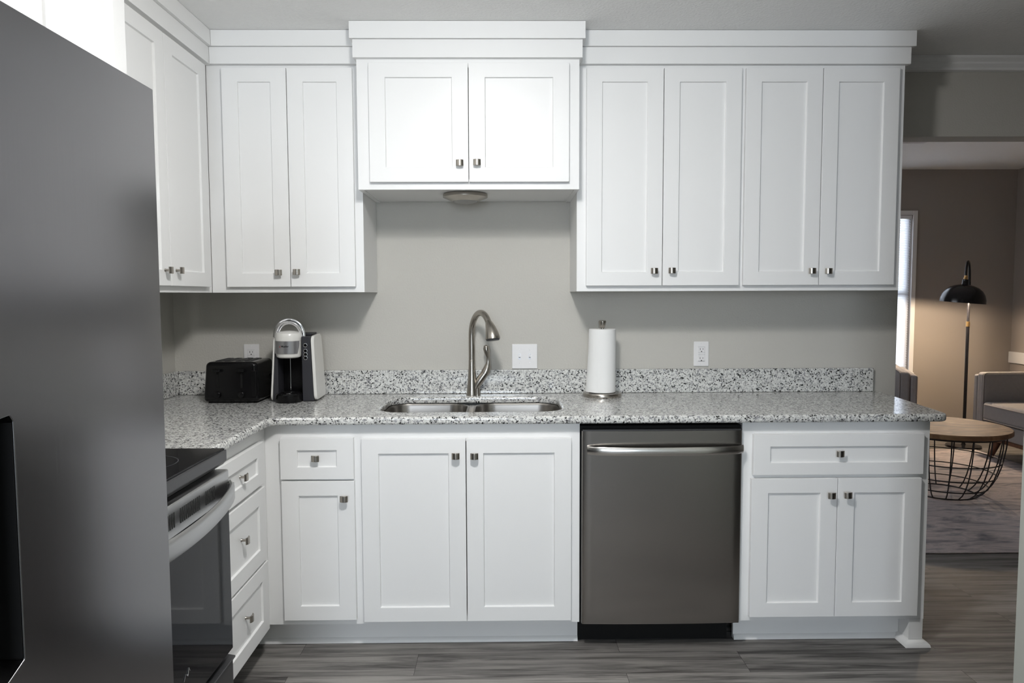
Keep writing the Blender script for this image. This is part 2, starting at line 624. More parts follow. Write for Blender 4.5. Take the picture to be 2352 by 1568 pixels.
MB().box(-hw + 0.003, hw - 0.003, 0.005, 0.05, -0.035, -0.002).build('headrail', 'trim_white', bl, bevel=0.002)
MB().box(-hw + 0.004, hw - 0.004, 0.018, 0.042, -wh + 0.008, -wh + 0.022).build('bottom_rail', 'trim_white', bl, bevel=0.002)
co = MB()
for xx in (-hw + 0.12, 0.0, hw - 0.12):
    co.cyl((xx, 0.013, -0.03), (xx, 0.013, -wh + 0.015), 0.0012, 6)
co.build('ladder_cord', 'trim_white', bl)

# ------------------------------------------------------------------ knobs, cabinets
knob_proto = None


def knob_mesh():
    mb = MB()
    # pillowed rectangular cap on a stem; local front -y, back at y=0
    w2, h2, n = 0.0150, 0.0120, 10
    arc = []
    for i in range(n + 1):
        a = -1 + 2 * i / n
        arc.append((a * w2, -0.0285 + 0.0065 * a * a))
    poly = arc + [(a_ * w2 * 0.97, -0.0215 + 0.0025 * a_ * a_) for a_ in (1, 0.6, 0.2, -0.2, -0.6, -1)]
    mb.prism(poly, 'z', -h2, h2)
    mb.lathe([(0.0065, 0.0), (0.0048, 0.004), (0.0042, 0.016), (0.0070, 0.0214)], seg=16, M=Matrix.Rotation(PI / 2, 4, 'X'))
    return mb


def add_knob(parent, u, zz, yf):
    global knob_proto
    if knob_proto is None:
        o = knob_mesh().build('knob', 'nickel', parent, bevel=0.0012, smooth=25)
        o['label'] = 'brushed nickel knob'
        knob_proto = o
    else:
        o = knob_proto.copy()
        COL.objects.link(o)
        o.parent = parent
    o.location = (u, yf, zz)
    return o


def cabinet(name, label, cat, u0, u1, z0, z1, depth, face, doors=(), drawers=(), run='back', frame_lo=None, frame_hi=None,
            shelf_z=None, group=None):
    """face-framed box. u = world x (back run) or world y (left run); front facing -y locally.
    doors/drawers: (ua, ub, za, zb, knob_u, knob_z). returns (root, to-local u function)"""
    uc = 0.5 * (u0 + u1)
    if run == 'back':
        root = thing(name, label, cat, (uc, face, z0), 0, group)
    else:
        root = thing(name, label, cat, (face, uc, z0), PI / 2, group)
    U = lambda u: u - uc
    Z = lambda zz: zz - z0
    th = 0.018
    b = MB()
    yb = depth
    b.box(U(u0), U(u0) + th, 0.0185, yb, 0, Z(z1)).box(U(u1) - th, U(u1), 0.0185, yb, 0, Z(z1))
    if cat == 'cabinet' and name == 'wall_cabinet':
        b.box(U(u0) + th, U(u1) - th, 0.0185, yb, Z(z1) - th, Z(z1))
    b.box(U(u0) + th, U(u1) - th, 0.0185, yb, 0.004, 0.004 + th)
    b.box(U(u0) + th, U(u1) - th, yb - 0.006, yb, 0.004 + th, Z(z1) - th)
    b.build('carcass', 'white_paint', root)
    fronts = list(doors) + list(drawers)
    # openings: merge fronts that share the same za and touch
    ops = []
    for f in sorted(fronts, key=lambda q: (q[2], q[0])):
        if ops and abs(ops[-1][2] - f[2]) < 0.005 and f[0] - ops[-1][1] < 0.008:
            ops[-1][1] = f[1]
        else:
            ops.append([f[0], f[1], f[2], f[3]])
    for q in ops:
        q[0] += 0.013; q[1] -= 0.013; q[2] += 0.013; q[3] -= 0.013
    fm = MB()
    # column bands
    cols = sorted({(q[0], q[1]) for q in ops})
    merged = []
    for a, bb in cols:
        if merged and a < merged[-1][1] - 0.01:
            merged[-1] = (min(a, merged[-1][0]), max(bb, merged[-1][1]))
        else:
            merged.append((a, bb))
    fl0 = u0 if frame_lo is None else frame_lo
    fl1 = u1 if frame_hi is None else frame_hi
    edge = fl0
    for a, bb in merged:
        fm.box(U(edge), U(a), 0, 0.018, 0, Z(z1))
        edge = bb
        zz = z0
        for q in sorted([q for q in ops if q[0] < bb - 0.01 and q[1] > a + 0.01], key=lambda q: q[2]):
            fm.box(U(a), U(bb), 0, 0.018, Z(zz), Z(q[2]))
            if q[0] - a > 0.001:
                fm.box(U(a), U(q[0]), 0, 0.018, Z(q[2]), Z(q[3]))
            if bb - q[1] > 0.001:
                fm.box(U(q[1]), U(bb), 0, 0.018, Z(q[2]), Z(q[3]))
            zz = q[3]
        fm.box(U(a), U(bb), 0, 0.018, Z(zz), Z(z1))
    fm.box(U(edge), U(fl1), 0, 0.018, 0, Z(z1))
    fm.build('face_frame', 'white_paint', root)
    for kind, lst in (('door', doors), ('drawer', drawers)):
        for (a, bb, za, zb, ku, kz) in lst:
            st = 0.064
            rt = 0.056
            if zb - za < 0.2:
                rt = 0.047
            d = MB().shaker(-(bb - a) / 2, (bb - a) / 2, -(zb - za) / 2, (zb - za) / 2, -0.0205, st=st, rt=rt)
            if kind == 'drawer':
                d.box(-(bb - a) / 2 + 0.03, (bb - a) / 2 - 0.03, 0.0, 0.35, -(zb - za) / 2 + 0.02, (zb - za) / 2 - 0.03)
            o = d.build(kind, 'white_paint', root, bevel=0.0014)
            o.location = (U((a + bb) / 2), 0, Z((za + zb) / 2))
            if ku is not None:
                add_knob(o, ku - (a + bb) / 2, kz - (za + zb) / 2, -0.0205 if not (rt < 0.05) and not (a + st < ku < bb - st and za + rt < kz < zb - rt) else -0.0125)
    return root, U, Z


ZU0, ZU1 = 1.381, 2.305           # upper cabinets
ZD0, ZD1 = 1.404, 2.288
UF = -0.305

# -- left upper cabinet along the left wall (run 'left': u = y)
lu, U, Z = cabinet('wall_cabinet', 'white two-door wall cabinet on the left wall beside the refrigerator', 'cabinet', -1.165, -0.3075, ZU0, ZU1, 0.302, XL + 0.305,
                   doors=[(-1.06, -0.714, ZD0, ZD1, -0.758, 1.458), (-0.710, -0.362, ZD0, ZD1, -0.672, 1.460)], run='left')
cr = MB().box(U(-1.165), U(-0.3075), -0.024, 0.02, Z(2.302), Z(2.3685)).box(U(-1.165), U(-0.3075), -0.037, 0.02, Z(2.369), Z(CE - 0.001))
cr.build('crown', 'white_paint', lu, bevel=0.001)

# -- corner upper cabinet on the back wall
ua, U, Z = cabinet('wall_cabinet', 'white two-door wall cabinet in the corner above the coffee maker', 'cabinet', XL + 0.306, -0.578, ZU0, ZU1, 0.302, UF,
                   doors=[(-1.139, -0.8785, ZD0, ZD1, -0.921, 1.462), (-0.8755, -0.611, ZD0, ZD1, -0.847, 1.464)])
cr = MB().box(U(-1.183), U(-0.5785), -0.024, 0.30, Z(2.302), Z(2.3685)).box(U(-1.170), U(-0.587), -0.037, 0.30, Z(2.369), Z(CE - 0.001))
cr.build('crown', 'white_paint', ua, bevel=0.001)

# -- bridge cabinet over the sink (deeper, shorter)
BF = -0.403
ub, U, Z = cabinet('wall_cabinet', 'short white two-door cabinet standing forward above the sink', 'cabinet', -0.5765, 0.3045, 1.788, ZU1, 0.40, BF,
                   doors=[(-0.527, -0.1362, 1.815, 2.277, -0.170, 1.886), (-0.1338, 0.263, 1.815, 2.277, -0.102, 1.888)])
cr = MB().box(U(-0.587), U(0.315), -0.022, 0.05, Z(2.296), Z(2.3655)).box(U(-0.597), U(0.325), -0.034, 0.05, Z(2.366), Z(CE - 0.001))
cr.box(U(-0.5765), U(0.3045), 0.05, 0.395, Z(2.306), Z(CE - 0.001))
cr.build('crown', 'white_paint', ub, bevel=0.001)

# -- right upper cabinet, four doors
uc_, U, Z = cabinet('wall_cabinet', 'wide white four-door wall cabinet right of the sink', 'cabinet', 0.3055, 1.657, ZU0, ZU1, 0.302, UF,
                    doors=[(0.343, 0.6575, ZD0, ZD1, 0.622, 1.464), (0.6605, 0.978, ZD0, ZD1, 0.695, 1.465),
                           (0.996, 1.3105, ZD0, ZD1, 1.276, 1.462), (1.3135, 1.627, ZD0, ZD1, 1.344, 1.461)])
cr = MB().box(U(0.3057), U(1.668), -0.024, 0.302, Z(2.302), Z(2.3685)).box(U(0.3057), U(1.681), -0.037, 0.302, Z(2.369), Z(CE - 0.001))
cr.build('crown', 'white_paint', uc_, bevel=0.001)

# -- cabinet over the range, mostly hidden by the refrigerator
OF = -1.09
uo, U, Z = cabinet('wall_cabinet', 'white cabinet over the range, seen above the refrigerator top', 'cabinet', -1.955, -1.17, 1.775, ZU1, 0.42, OF,
                   doors=[(-1.93, -1.568, 1.80, 2.277, None, None), (-1.553, -1.196, 1.80, 2.277, None, None)], run='left')
cr = MB().box(U(-1.965), U(-1.166), -0.024, 0.05, Z(2.302), Z(2.3685)).box(U(-1.965), U(-1.166), -0.037, 0.05, Z(2.369), Z(CE - 0.001))
cr.build('crown', 'white_paint', uo, bevel=0.001)

# -- base cabinets
ZB0, ZB1 = 0.106, 0.883
BFACE = -0.61
KY = 0.07                          # toe kick set back

ba, U, Z = cabinet('base_cabinet', 'narrow white base cabinet with one drawer over one door, in the corner', 'cabinet', -0.905, -0.5501, ZB0, ZB1, 0.60, BFACE,
                   doors=[(-0.841, -0.566, 0.130, 0.669, -0.602, 0.606)], drawers=[(-0.843, -0.567, 0.676, 0.834, -0.708, 0.758)])
tk = MB().box(U(-0.974), U(-0.5501), KY, KY + 0.015, 0, -ZB0 + 0.001).prism([(KY - 0.014, -ZB0 + 0.001), (KY - 0.013, -ZB0 + 0.008), (KY - 0.006, -ZB0 + 0.017), (KY, -ZB0 + 0.019), (KY, -ZB0 + 0.001)], 'x', U(-0.974), U(-0.5501))
tk.build('toe_kick', 'white_paint', ba)

bs, U, Z = cabinet('base_cabinet', 'white two-door base cabinet under the sink', 'cabinet', -0.5500, 0.287, ZB0, ZB1, 0.60, BFACE,
                   doors=[(-0.538, -0.1455, 0.1215, 0.828, -0.182, 0.766), (-0.1425, 0.254, 0.1215, 0.828, -0.112, 0.765)])
tk = MB().box(U(-0.5500), U(0.287), KY, KY + 0.015, 0, -ZB0 + 0.001).prism([(KY - 0.014, -ZB0 + 0.001), (KY - 0.013, -ZB0 + 0.008), (KY - 0.006, -ZB0 + 0.017), (KY, -ZB0 + 0.019), (KY, -ZB0 + 0.001)], 'x', U(-0.5500), U(0.287))
tk.build('toe_kick', 'white_paint', bs)

bc, U, Z = cabinet('base_cabinet', 'white base cabinet with a wide drawer over two doors, right of the dishwasher', 'cabinet', 0.907, 1.606, ZB0, ZB1, 0.60, BFACE,
                   doors=[(0.940, 1.2675, 0.127, 0.667, 1.238, 0.606), (1.2695, 1.590, 0.127, 0.667, 1.300, 0.607)],
                   drawers=[(0.945, 1.595, 0.681, 0.837, 1.270, 0.764)], frame_hi=1.626)
tk = MB().box(U(0.907), U(1.569), KY, KY + 0.015, 0, -ZB0 + 0.001).prism([(KY - 0.014, -ZB0 + 0.001), (KY - 0.013, -ZB0 + 0.008), (KY - 0.006, -ZB0 + 0.017), (KY, -ZB0 + 0.019), (KY, -ZB0 + 0.001)], 'x', U(0.907), U(1.569))
tk.build('toe_kick', 'white_paint', bc)
ep = MB().box(U(1.607), U(1.626), 0.0185, 0.605, 0, Z(ZB1)).box(U(1.570), U(1.624), 0, 0.60, -ZB0 + 0.001, -0.001)
ep.build('end_panel', 'white_paint', bc)
q = 0.022
fm = MB()
fm.prism([(U(1.570) - q, 0), (U(1.570) - q * 0.9, 0.010), (U(1.570) - q * 0.5, 0.019), (U(1.570), 0.023), (U(1.624), 0.023), (U(1.624) + q * 0.5, 0.019), (U(1.624) + q * 0.9, 0.010), (U(1.624) + q, 0)], 'y', -0.001, 0.08)
vs = []
X0, X1 = U(1.570), U(1.624)
levels = [(0.0, 1.0), (0.010, 0.9), (0.019, 0.5), (0.023, 0.0)]
for zz, kf in levels:
    vs += [(X0 - q * kf, -0.0015 - q * kf, zz), (X1 + q * kf, -0.0015 - q * kf, zz), (X1 + q * kf, 0.0, zz), (X0 - q * kf, 0.0, zz)]
fs = [(3, 2, 1, 0), (12, 13, 14, 15)]
for lv in range(3):
    for i in range(4):
        j = (i + 1) % 4
        fs.append((lv * 4 + i, lv * 4 + j, lv * 4 + 4 + j, lv * 4 + 4 + i))
fm.add(vs, fs)
fm.shift((0, 0, -ZB0 + 0.001)).build('foot_moulding', 'white_paint', bc)

# left-run drawer base (front faces +x)
DF = -0.9045
bd, U, Z = cabinet('base_cabinet', 'white three-drawer base cabinet between the range and the corner', 'cabinet', -1.205, -0.612, ZB0, ZB1, 0.60, DF,
                   drawers=[(-1.150, -0.686, 0.680, 0.834, -0.905, 0.757), (-1.150, -0.682, 0.392, 0.666, -0.908, 0.541), (-1.150, -0.668, 0.120, 0.382, -0.890, 0.262)], run='left')
MB().box(U(-1.205), U(-0.612), KY, KY + 0.015, 0, -ZB0 + 0.001).build('toe_kick', 'white_paint', bd)

# ------------------------------------------------------------------ countertop with sink cut-out
CT, CTH = 0.9145, 0.030


def rounded(pts):
    """pts: (x, y, corner radius) -> polygon"""
    out = []
    n = len(pts)
    for i, (x, y, r) in enumerate(pts):
        p = Vector((x, y))
        if r <= 0:
            out.append(p)
            continue
        a = (Vector(pts[i - 1][:2]) - p).normalized()
        b = (Vector(pts[(i + 1) % n][:2]) - p).normalized()
        ang = a.angle(b)
        d = r / math.tan(ang / 2)
        t0, t1 = p + a * d, p + b * d
        cen = p + (a + b).normalized() * (r / math.sin(ang / 2))
        v0, v1 = t0 - cen, t1 - cen
        sw = v0.angle_signed(v1)
        for k in range(9):
            q_ = v0.copy()
            q_.rotate(Matrix.Rotation(-sw * k / 8, 2))
            out.append(cen + q_)
    return out


def slab(name, outer, holes, z0, z1, bev, mat, parent):
    cu = bpy.data.curves.new(name, 'CURVE')
    cu.dimensions = '2D'
    cu.fill_mode = 'BOTH'
    for poly in [outer] + holes:
        sp = cu.splines.new('POLY')
        sp.points.add(len(poly) - 1)
        for p, w_ in zip(sp.points, poly):
            p.co = (w_[0], w_[1], 0, 1)
        sp.use_cyclic_u = True
    cu.extrude = (z1 - z0) / 2 - bev
    cu.bevel_depth = bev
    cu.bevel_resolution = 3
    tmp = bpy.data.objects.new('tmp', cu)
    COL.objects.link(tmp)
    dg = bpy.context.evaluated_depsgraph_get()
    me = bpy.data.meshes.new_from_object(tmp.evaluated_get(dg))
    bpy.data.objects.remove(tmp)
    me.name = name
    me.materials.clear()
    me.materials.append(MAT[mat])
    for p in me.polygons:
        p.use_smooth = True
    me.set_sharp_from_angle(angle=math.radians(40))
    o = bpy.data.objects.new(name, me)
    COL.objects.link(o)
    o.location.z = (z0 + z1) / 2
    if parent:
        o.parent = parent
    return o


ct = thing('countertop', 'L-shaped speckled grey and white granite countertop around the sink', 'countertop', (0, 0, 0))
bv = 0.009
outer = rounded([(XL + 0.002 + bv, -0.002 - bv, 0), (1.740, -0.002 - bv, 0), (1.670, -0.640, 0.035), (-0.845, -0.640, 0), (-0.868 - bv, -0.672, 0), (-0.868 - bv, -1.205 + bv, 0), (XL + 0.002 + bv, -1.205 + bv, 0)])
sx0, sx1, sy0, sy1 = -0.505, 0.242, -0.545, -0.118
hole = rounded([(sx0, sy0, 0.11), (sx1, sy0, 0.11), (sx1, sy1, 0.11), (sx0, sy1, 0.11)])[::-1]
slab('worktop', outer, [hole], CT - CTH, CT, bv, 'granite', ct)
bsp = MB().box(XL + 0.024, 1.712, -0.024, -0.001, CT + 0.0005, 1.024)
bsp.build('backsplash', 'granite', ct, bevel=0.003)
MB().box(XL + 0.001, XL + 0.0235, -1.205, -0.001, CT + 0.0005, 1.024).build('backsplash', 'granite', ct, bevel=0.003)

# ------------------------------------------------------------------ sink
sk = thing('sink', 'stainless undermount double bowl sink in granite countertop', 'sink', (-0.13, -0.33, CT - CTH))


def bowl(x0, x1, y0, y1, depth, r):
    mb = MB()
    top = rounded([(x0, y0, r), (x1, y0, r), (x1, y1, r), (x0, y1, r)])
    n = len(top)
    c = Vector(((x0 + x1) / 2, (y0 + y1) / 2))
    rings = []

    def ring(k, z):
        return [(c.x + (p.x - c.x) * k, c.y + (p.y - c.y) * k, z) for p in top]
    rings = [ring(1.05, -0.001), ring(1.0, -0.0012), ring(0.985, -0.01), ring(0.96, -depth * 0.85), ring(0.90, -depth * 0.97), ring(0.80, -depth), ring(0.12, -depth - 0.004)]
    vs = [p for r_ in rings for p in r_]
    fs = []
    for j in range(len(rings) - 1):
        for i in range(n):
            i2 = (i + 1) % n
            fs.append((j * n + i2, j * n + i, (j + 1) * n + i, (j + 1) * n + i2))
    fs.append([(len(rings) - 1) * n + i for i in range(n)][::-1])
    # outer shell gives thickness
    sh = [ring(1.05, -0.004), ring(1.02, -0.012), ring(1.0, -depth - 0.012)]
    base = len(vs)
    vs += [p for r_ in sh for p in r_]
    for j in range(2):
        for i in range(n):
            i2 = (i + 1) % n
            fs.append((base + j * n + i, base + j * n + i2, base + (j + 1) * n + i2, base + (j + 1) * n + i))
    fs.append([base + 2 * n + i for i in range(n)])
    for i in range(n):
        i2 = (i + 1) % n
        fs.append((i, i2, base + i2, base + i))
    return mb.add(vs, fs)


for (x0, x1) in ((-0.497, -0.158), (-0.122, 0.234)):
    b = bowl(x0 + 0.13, x1 + 0.13, -0.535 + 0.33, -0.128 + 0.33, 0.20, 0.085)
    o = b.build('bowl', 'steel_sink', sk)
    dr = MB().lathe([(0.042, 0.0), (0.040, 0.003), (0.03, 0.001), (0.0, 0.001)], ((x0 + x1) / 2 + 0.13, 0.0, -0.2038), 24)
    dr.build('drain', 'steel_bright', o)
MB().box(-0.028, 0.008, -0.19, 0.19, -0.035, -0.003).build('divider', 'steel_sink', sk, bevel=0.008, segs=3)

# ------------------------------------------------------------------ faucet
fa = thing('faucet', 'brushed nickel pull-down faucet behind the sink', 'faucet', (-0.145, -0.068, CT + 0.0008))
sd = Vector((0.50, -0.866, 0))
neck = [Vector((0, 0, 0.16)), Vector((0, 0, 0.22)), Vector((0, 0, 0.27))]
for i in range(1, 17):
    a = PI - (PI * 0.78) * i / 16
    neck.append(sd * (0.089 + 0.089 * math.cos(a)) + Vector((0, 0, 0.27 + 0.104 * math.sin(a))))
MB().lathe([(0.0265, 0), (0.0255, 0.004), (0.0225, 0.03), (0.0185, 0.08), (0.0150, 0.13), (0.0142, 0.159), (0.0138, 0.160)], seg=32).build('base', 'nickel', fa)
MB().tube(neck, [0.0136] * len(neck), 20).build('spout', 'nickel', fa)
e0, e1 = neck[-1], neck[-2]
d = (e0 - e1).normalized()
d2 = (d + Vector((0, 0, -0.9))).normalized()
head = [e0 + d * 0.001, e0 + d * 0.016, e0 + d * 0.034 + Vector((0, 0, -0.002)), e0 + d * 0.050 + Vector((0, 0, -0.008)), e0 + d * 0.060 + Vector((0, 0, -0.018)), e0 + d * 0.062 + Vector((0, 0, -0.024))]
MB().tube(head, [0.0142, 0.0180, 0.0230, 0.0275, 0.0310, 0.0318], 24).build('spray_head', 'nickel', fa)
MB().tube([head[-1], head[-1] + (head[-1] - head[-2]).normalized() * 0.007], [0.0305, 0.0275], 24).build('nozzle', 'dark_steel', fa)
valve = [(0.010, 0, 0.018), (0.022, 0, 0.045), (0.040, 0, 0.072), (0.058, 0, 0.096)]
MB().tube(valve, [0.014, 0.0175, 0.0185, 0.0170], 20).build('valve_body', 'nickel', fa)
MB().cyl((0.024, 0, 0.0), (0.024, 0, 0.05), 0.013, 16).build('valve_foot', 'nickel', fa)
hp = [(0.059, 0, 0.0975), (0.066, 0, 0.112), (0.072, 0, 0.130), (0.0745, 0, 0.150), (0.074, 0, 0.172), (0.070, 0, 0.192), (0.066, 0, 0.210), (0.066, 0, 0.222), (0.067, 0, 0.226)]
MB().tube(hp, [0.0190, 0.0185, 0.0150, 0.0095, 0.0088, 0.0145, 0.0180, 0.0145, 0.006], 16, flat=[(1, 1), (1, 1), (1, 1), (0.9, 1.1), (0.9, 1.2), (0.9, 1.2), (0.8, 1.2), (0.8, 1.2), (0.8, 1.2)]).build('lever', 'nickel', fa)

# ------------------------------------------------------------------ under-cabinet light
pk = thing('puck_light', 'brushed nickel round light under the cabinet above the sink', 'light', (-0.159, -0.25, 1.7905))
MB().lathe([(0.092, 0.0), (0.094, -0.003), (0.094, -0.014), (0.055, -0.030), (0.052, -0.030)][::-1], seg=40).build('housing', 'nickel', pk)
MB().lathe([(0.0, -0.041), (0.02, -0.0402), (0.04, -0.036), (0.053, -0.0295)], seg=40, cap=False).build('diffuser', 'lens_glass', pk)

# ------------------------------------------------------------------ wall plates


def plate(name, label, cat, x, z, w, h):
    t = thing(name, label, cat, (x, -0.0005, z))
    t_ = 0.006
    MB().box(-w / 2, w / 2, -t_, 0, -h / 2, h / 2).build('plate', 'outlet_white', t, bevel=0.0025)
    return t


def outlet(label, x, z):
    t = plate('wall_outlet', label, 'outlet', x, z, 0.070, 0.115)
    MB().box(-0.0165, 0.0165, -0.0085, -0.0055, -0.033, 0.033).build('receptacle', 'outlet_white', t, bevel=0.0015)
    for zz in (0.018, -0.024):
        sm = MB().box(-0.0073, -0.0053, -0.0092, -0.0075, zz, zz + 0.0085).box(0.0053, 0.0071, -0.0092, -0.0075, zz + 0.001, zz + 0.0080)
        sm.cyl((0, -0.0092, zz - 0.0065), (0, -0.0075, zz - 0.0065), 0.0026, 12)
        sm.build('socket', 'slot_dark', t)
    for zz in (0.0325, 0.0065, -0.0035, -0.0335):
        MB().box(-0.0165, 0.0165, -0.0091, -0.0080, zz - 0.0004, zz + 0.0004).build('seam', 'silver_plastic', t)
    for zz in (0.048, -0.048):
        MB().lathe([(0.0028, 0), (0.0024, 0.0012)], (0, -0.006, zz), 12, Matrix.Rotation(PI / 2, 4, 'X')).build('screw', 'outlet_white', t)
    return t


outlet('white outlet on the wall behind the black toaster', -1.160, 1.088)
outlet('white outlet on the wall right of the paper towels', 0.915, 1.092)
sw = plate('light_switch', 'white double toggle switch plate right of the faucet', 'switch', 0.0965, 1.084, 0.117, 0.114)
for xx in (-0.0235, 0.0235):
    MB().box(xx - 0.0055, xx + 0.0055, -0.0068, -0.0055, -0.0125, 0.0125).build('toggle_slot', 'silver_plastic', sw)
    tg = MB().prism([(-0.006, 0.011), (-0.017, 0.004), (-0.017, -0.002), (-0.006, -0.008)], 'x', xx - 0.004, xx + 0.004)
    tg.build('toggle', 'outlet_white', sw, bevel=0.0012)
    for zz in (0.030, -0.030):
        MB().lathe([(0.0028, 0), (0.0024, 0.0012)], (xx, -0.006, zz), 12, Matrix.Rotation(PI / 2, 4, 'X')).build('screw', 'outlet_white', sw)

# ------------------------------------------------------------------ paper towels
ph = thing('paper_towel_holder', 'brushed nickel paper towel holder on the counter right of the sink', 'paper towel holder', (0.440, -0.120, CT + 0.0008))
MB().lathe([(0.0855, 0.0), (0.0865, 0.003), (0.0865, 0.012), (0.084, 0.016), (0.02, 0.018)], seg=48).build('base', 'nickel', ph)
MB().cyl((0, 0, 0.0181), (0, 0, 0.3035), 0.006, 16).build('rod', 'nickel', ph)
MB().lathe([(0.0105, 0.3040), (0.0115, 0.307), (0.0165, 0.330), (0.0165, 0.334), (0.014, 0.337)], seg=24).build('finial', 'nickel', ph)
pr = thing('paper_towel_roll', 'white paper towel roll standing on the nickel holder', 'paper towels', (0.440, -0.120, CT + 0.0195))
prof = [(0.020, 0.281), (0.020, 0.0), (0.058, 0.0), (0.0595, 0.002), (0.0595, 0.279), (0.058, 0.281), (0.020, 0.281)]
MB().lathe(prof, seg=56, cap=False).build('roll', 'paper', pr)
fp = MB()
n = 14
vs = []
for zi in range(9):
    zz = 0.002 + 0.277 * zi / 8
    out = 0.010 * (1 - zi / 8) ** 1.5
    for i in range(n + 1):
        a = math.radians(185 + 58 * i / n)
        s_ = (1 - i / n)
        r = 0.0602 + out * s_ * 1.3 + 0.0015 * s_
        vs.append((r * math.cos(a), r * math.sin(a), zz))
k0 = len(vs)
vs += [(x * 0.992, y * 0.992, z) for x, y, z in vs]
fs = []
for zi in range(8):
    for i in range(n):
        a = zi * (n + 1) + i
        fs.append((a, a + 1, a + n + 2, a + n + 1))
        fs.append((k0 + a, k0 + a + n + 1, k0 + a + n + 2, k0 + a + 1))
for zi in range(8):
    for i in (0, n):
        a = zi * (n + 1) + i
        fs.append((a, a + n + 1, k0 + a + n + 1, k0 + a) if i == 0 else (a + n + 1, a, k0 + a, k0 + a + n + 1))
for i in range(n):
    fs.append((i + 1, i, k0 + i, k0 + i + 1))
    a = 8 * (n + 1) + i
    fs.append((a, a + 1, k0 + a + 1, k0 + a))
fp.add(vs, fs).build('loose_sheet', 'paper', pr)

# ------------------------------------------------------------------ toaster
to = thing('toaster', 'black four-slice toaster on the counter in the corner', 'toaster', (-1.150, -0.175, CT))


def taper_box(mb, x0, x1, y0, y1, z0, z1, tx, ty):
    mb.add([(x0, y0, z0), (x1, y0, z0), (x1, y1, z0), (x0, y1, z0), (x0 + tx, y0 + ty, z1), (x1 - tx, y0 + ty, z1), (x1 - tx, y1 - ty, z1), (x0 + tx, y1 - ty, z1)],
           [(3, 2, 1, 0), (4, 5, 6, 7), (0, 1, 5, 4), (1, 2, 6, 5), (2, 3, 7, 6), (3, 0, 4, 7)])
    return mb


tb = taper_box(MB(), -0.118, 0.118, -0.117, 0.117, 0.006, 0.175, 0.011, 0.008)
tb.build('body', 'black_plastic', to, bevel=0.018, segs=4)
taper_box(MB(), -0.100, 0.100, -0.100, 0.100, 0.0005, 0.0058, 0, 0).build('foot', 'black_matte', to)
for xx in (-0.068, -0.030, 0.018, 0.056):
    sl_ = MB()
    sl_.box(xx - 0.013, xx - 0.010, -0.065, 0.075, 0.173, 0.1775).box(xx + 0.010, xx + 0.013, -0.065, 0.075, 0.173, 0.1775).box(xx - 0.010, xx + 0.010, -0.065, -0.062, 0.173, 0.1775).box(xx - 0.010, xx + 0.010, 0.072, 0.075, 0.173, 0.1775)
    sl_.build('bread_slot', 'dark_steel', to, bevel=0.001)
for xx in (-0.055, 0.045):
    rc = MB().box(xx - 0.004, xx + 0.004, -0.1165, -0.108, 0.065, 0.142)
    rc.xf(Matrix.Translation((0, 0.002, 0))).build('lever_slot', 'black_matte', to)
    MB().box(xx - 0.017, xx + 0.017, -0.131, -0.108, 0.134, 0.146).build('lever', 'black_plastic', to, bevel=0.004, segs=3)
    MB().lathe([(0.014, 0), (0.014, 0.003), (0.0125, 0.012), (0.011, 0.013)], (xx, -0.1145, 0.038), 28, Matrix.Rotation(PI / 2, 4, 'X')).build('dial', 'black_plastic', to)
MB().box(0.086, 0.108, -0.1180, -0.08, 0.03, 0.140).build('corner_trim', 'black_plastic', to, bevel=0.004)
cdp = [(0.106, 0.06, 0.105), (0.120, 0.075, 0.104), (0.128, 0.100, 0.092), (0.126, 0.128, 0.05), (0.120, 0.135, 0.006)]
MB().tube(cdp, 0.003, 8).build('cord', 'black_matte', to)

# ------------------------------------------------------------------ coffee maker
cm = thing('coffee_maker', 'white and grey single-cup coffee maker beside the toaster', 'coffee maker', (-0.895, -0.182, CT), math.radians(2))
# local x -0.10..0.095, y -0.07 (panel front) .. 0.11


def side_panel(xb0, xb1, xt0, xt1):
    """white side shell, leaning in towards the top, rounded corners in the y-z outline"""
    out = rounded([(-0.070, 0.006, 0.024), (0.112, 0.006, 0.024), (0.098, 0.287, 0.032), (-0.058, 0.280, 0.03)])
    mb = MB()
    n = len(out)
    vs = []
    for side in (0, 1):
        for p in out:
            kz = p.y / 0.29
            x = (xb0 + (xt0 - xb0) * kz) if side == 0 else (xb1 + (xt1 - xb1) * kz)
            vs.append((x, p.x, p.y))
    fs = [list(range(n))[::-1], list(range(n, 2 * n))] + [(i, (i + 1) % n, n + (i + 1) % n, n + i) for i in range(n)]
    return mb.add(vs, fs)


side_panel(-0.104, -0.096, -0.088, -0.080).build('side_shell', 'appliance_white', cm, bevel=0.003)
side_panel(0.080, 0.094, 0.066, 0.080).build('side_shell', 'appliance_white', cm, bevel=0.004)


def grey_block(xb0, xb1, xt0, xt1, y0, y1, z0, z1):
    vs = []
    for (zz, xa, xb) in ((z0, xb0, xb1), (z1, xt0, xt1)):
        vs += [(xa, y0, zz), (xb, y0, zz), (xb, y1, zz), (xa, y1, zz)]
    return MB().add(vs, [(3, 2, 1, 0), (4, 5, 6, 7), (0, 1, 5, 4), (1, 2, 6, 5), (2, 3, 7, 6), (3, 0, 4, 7)])


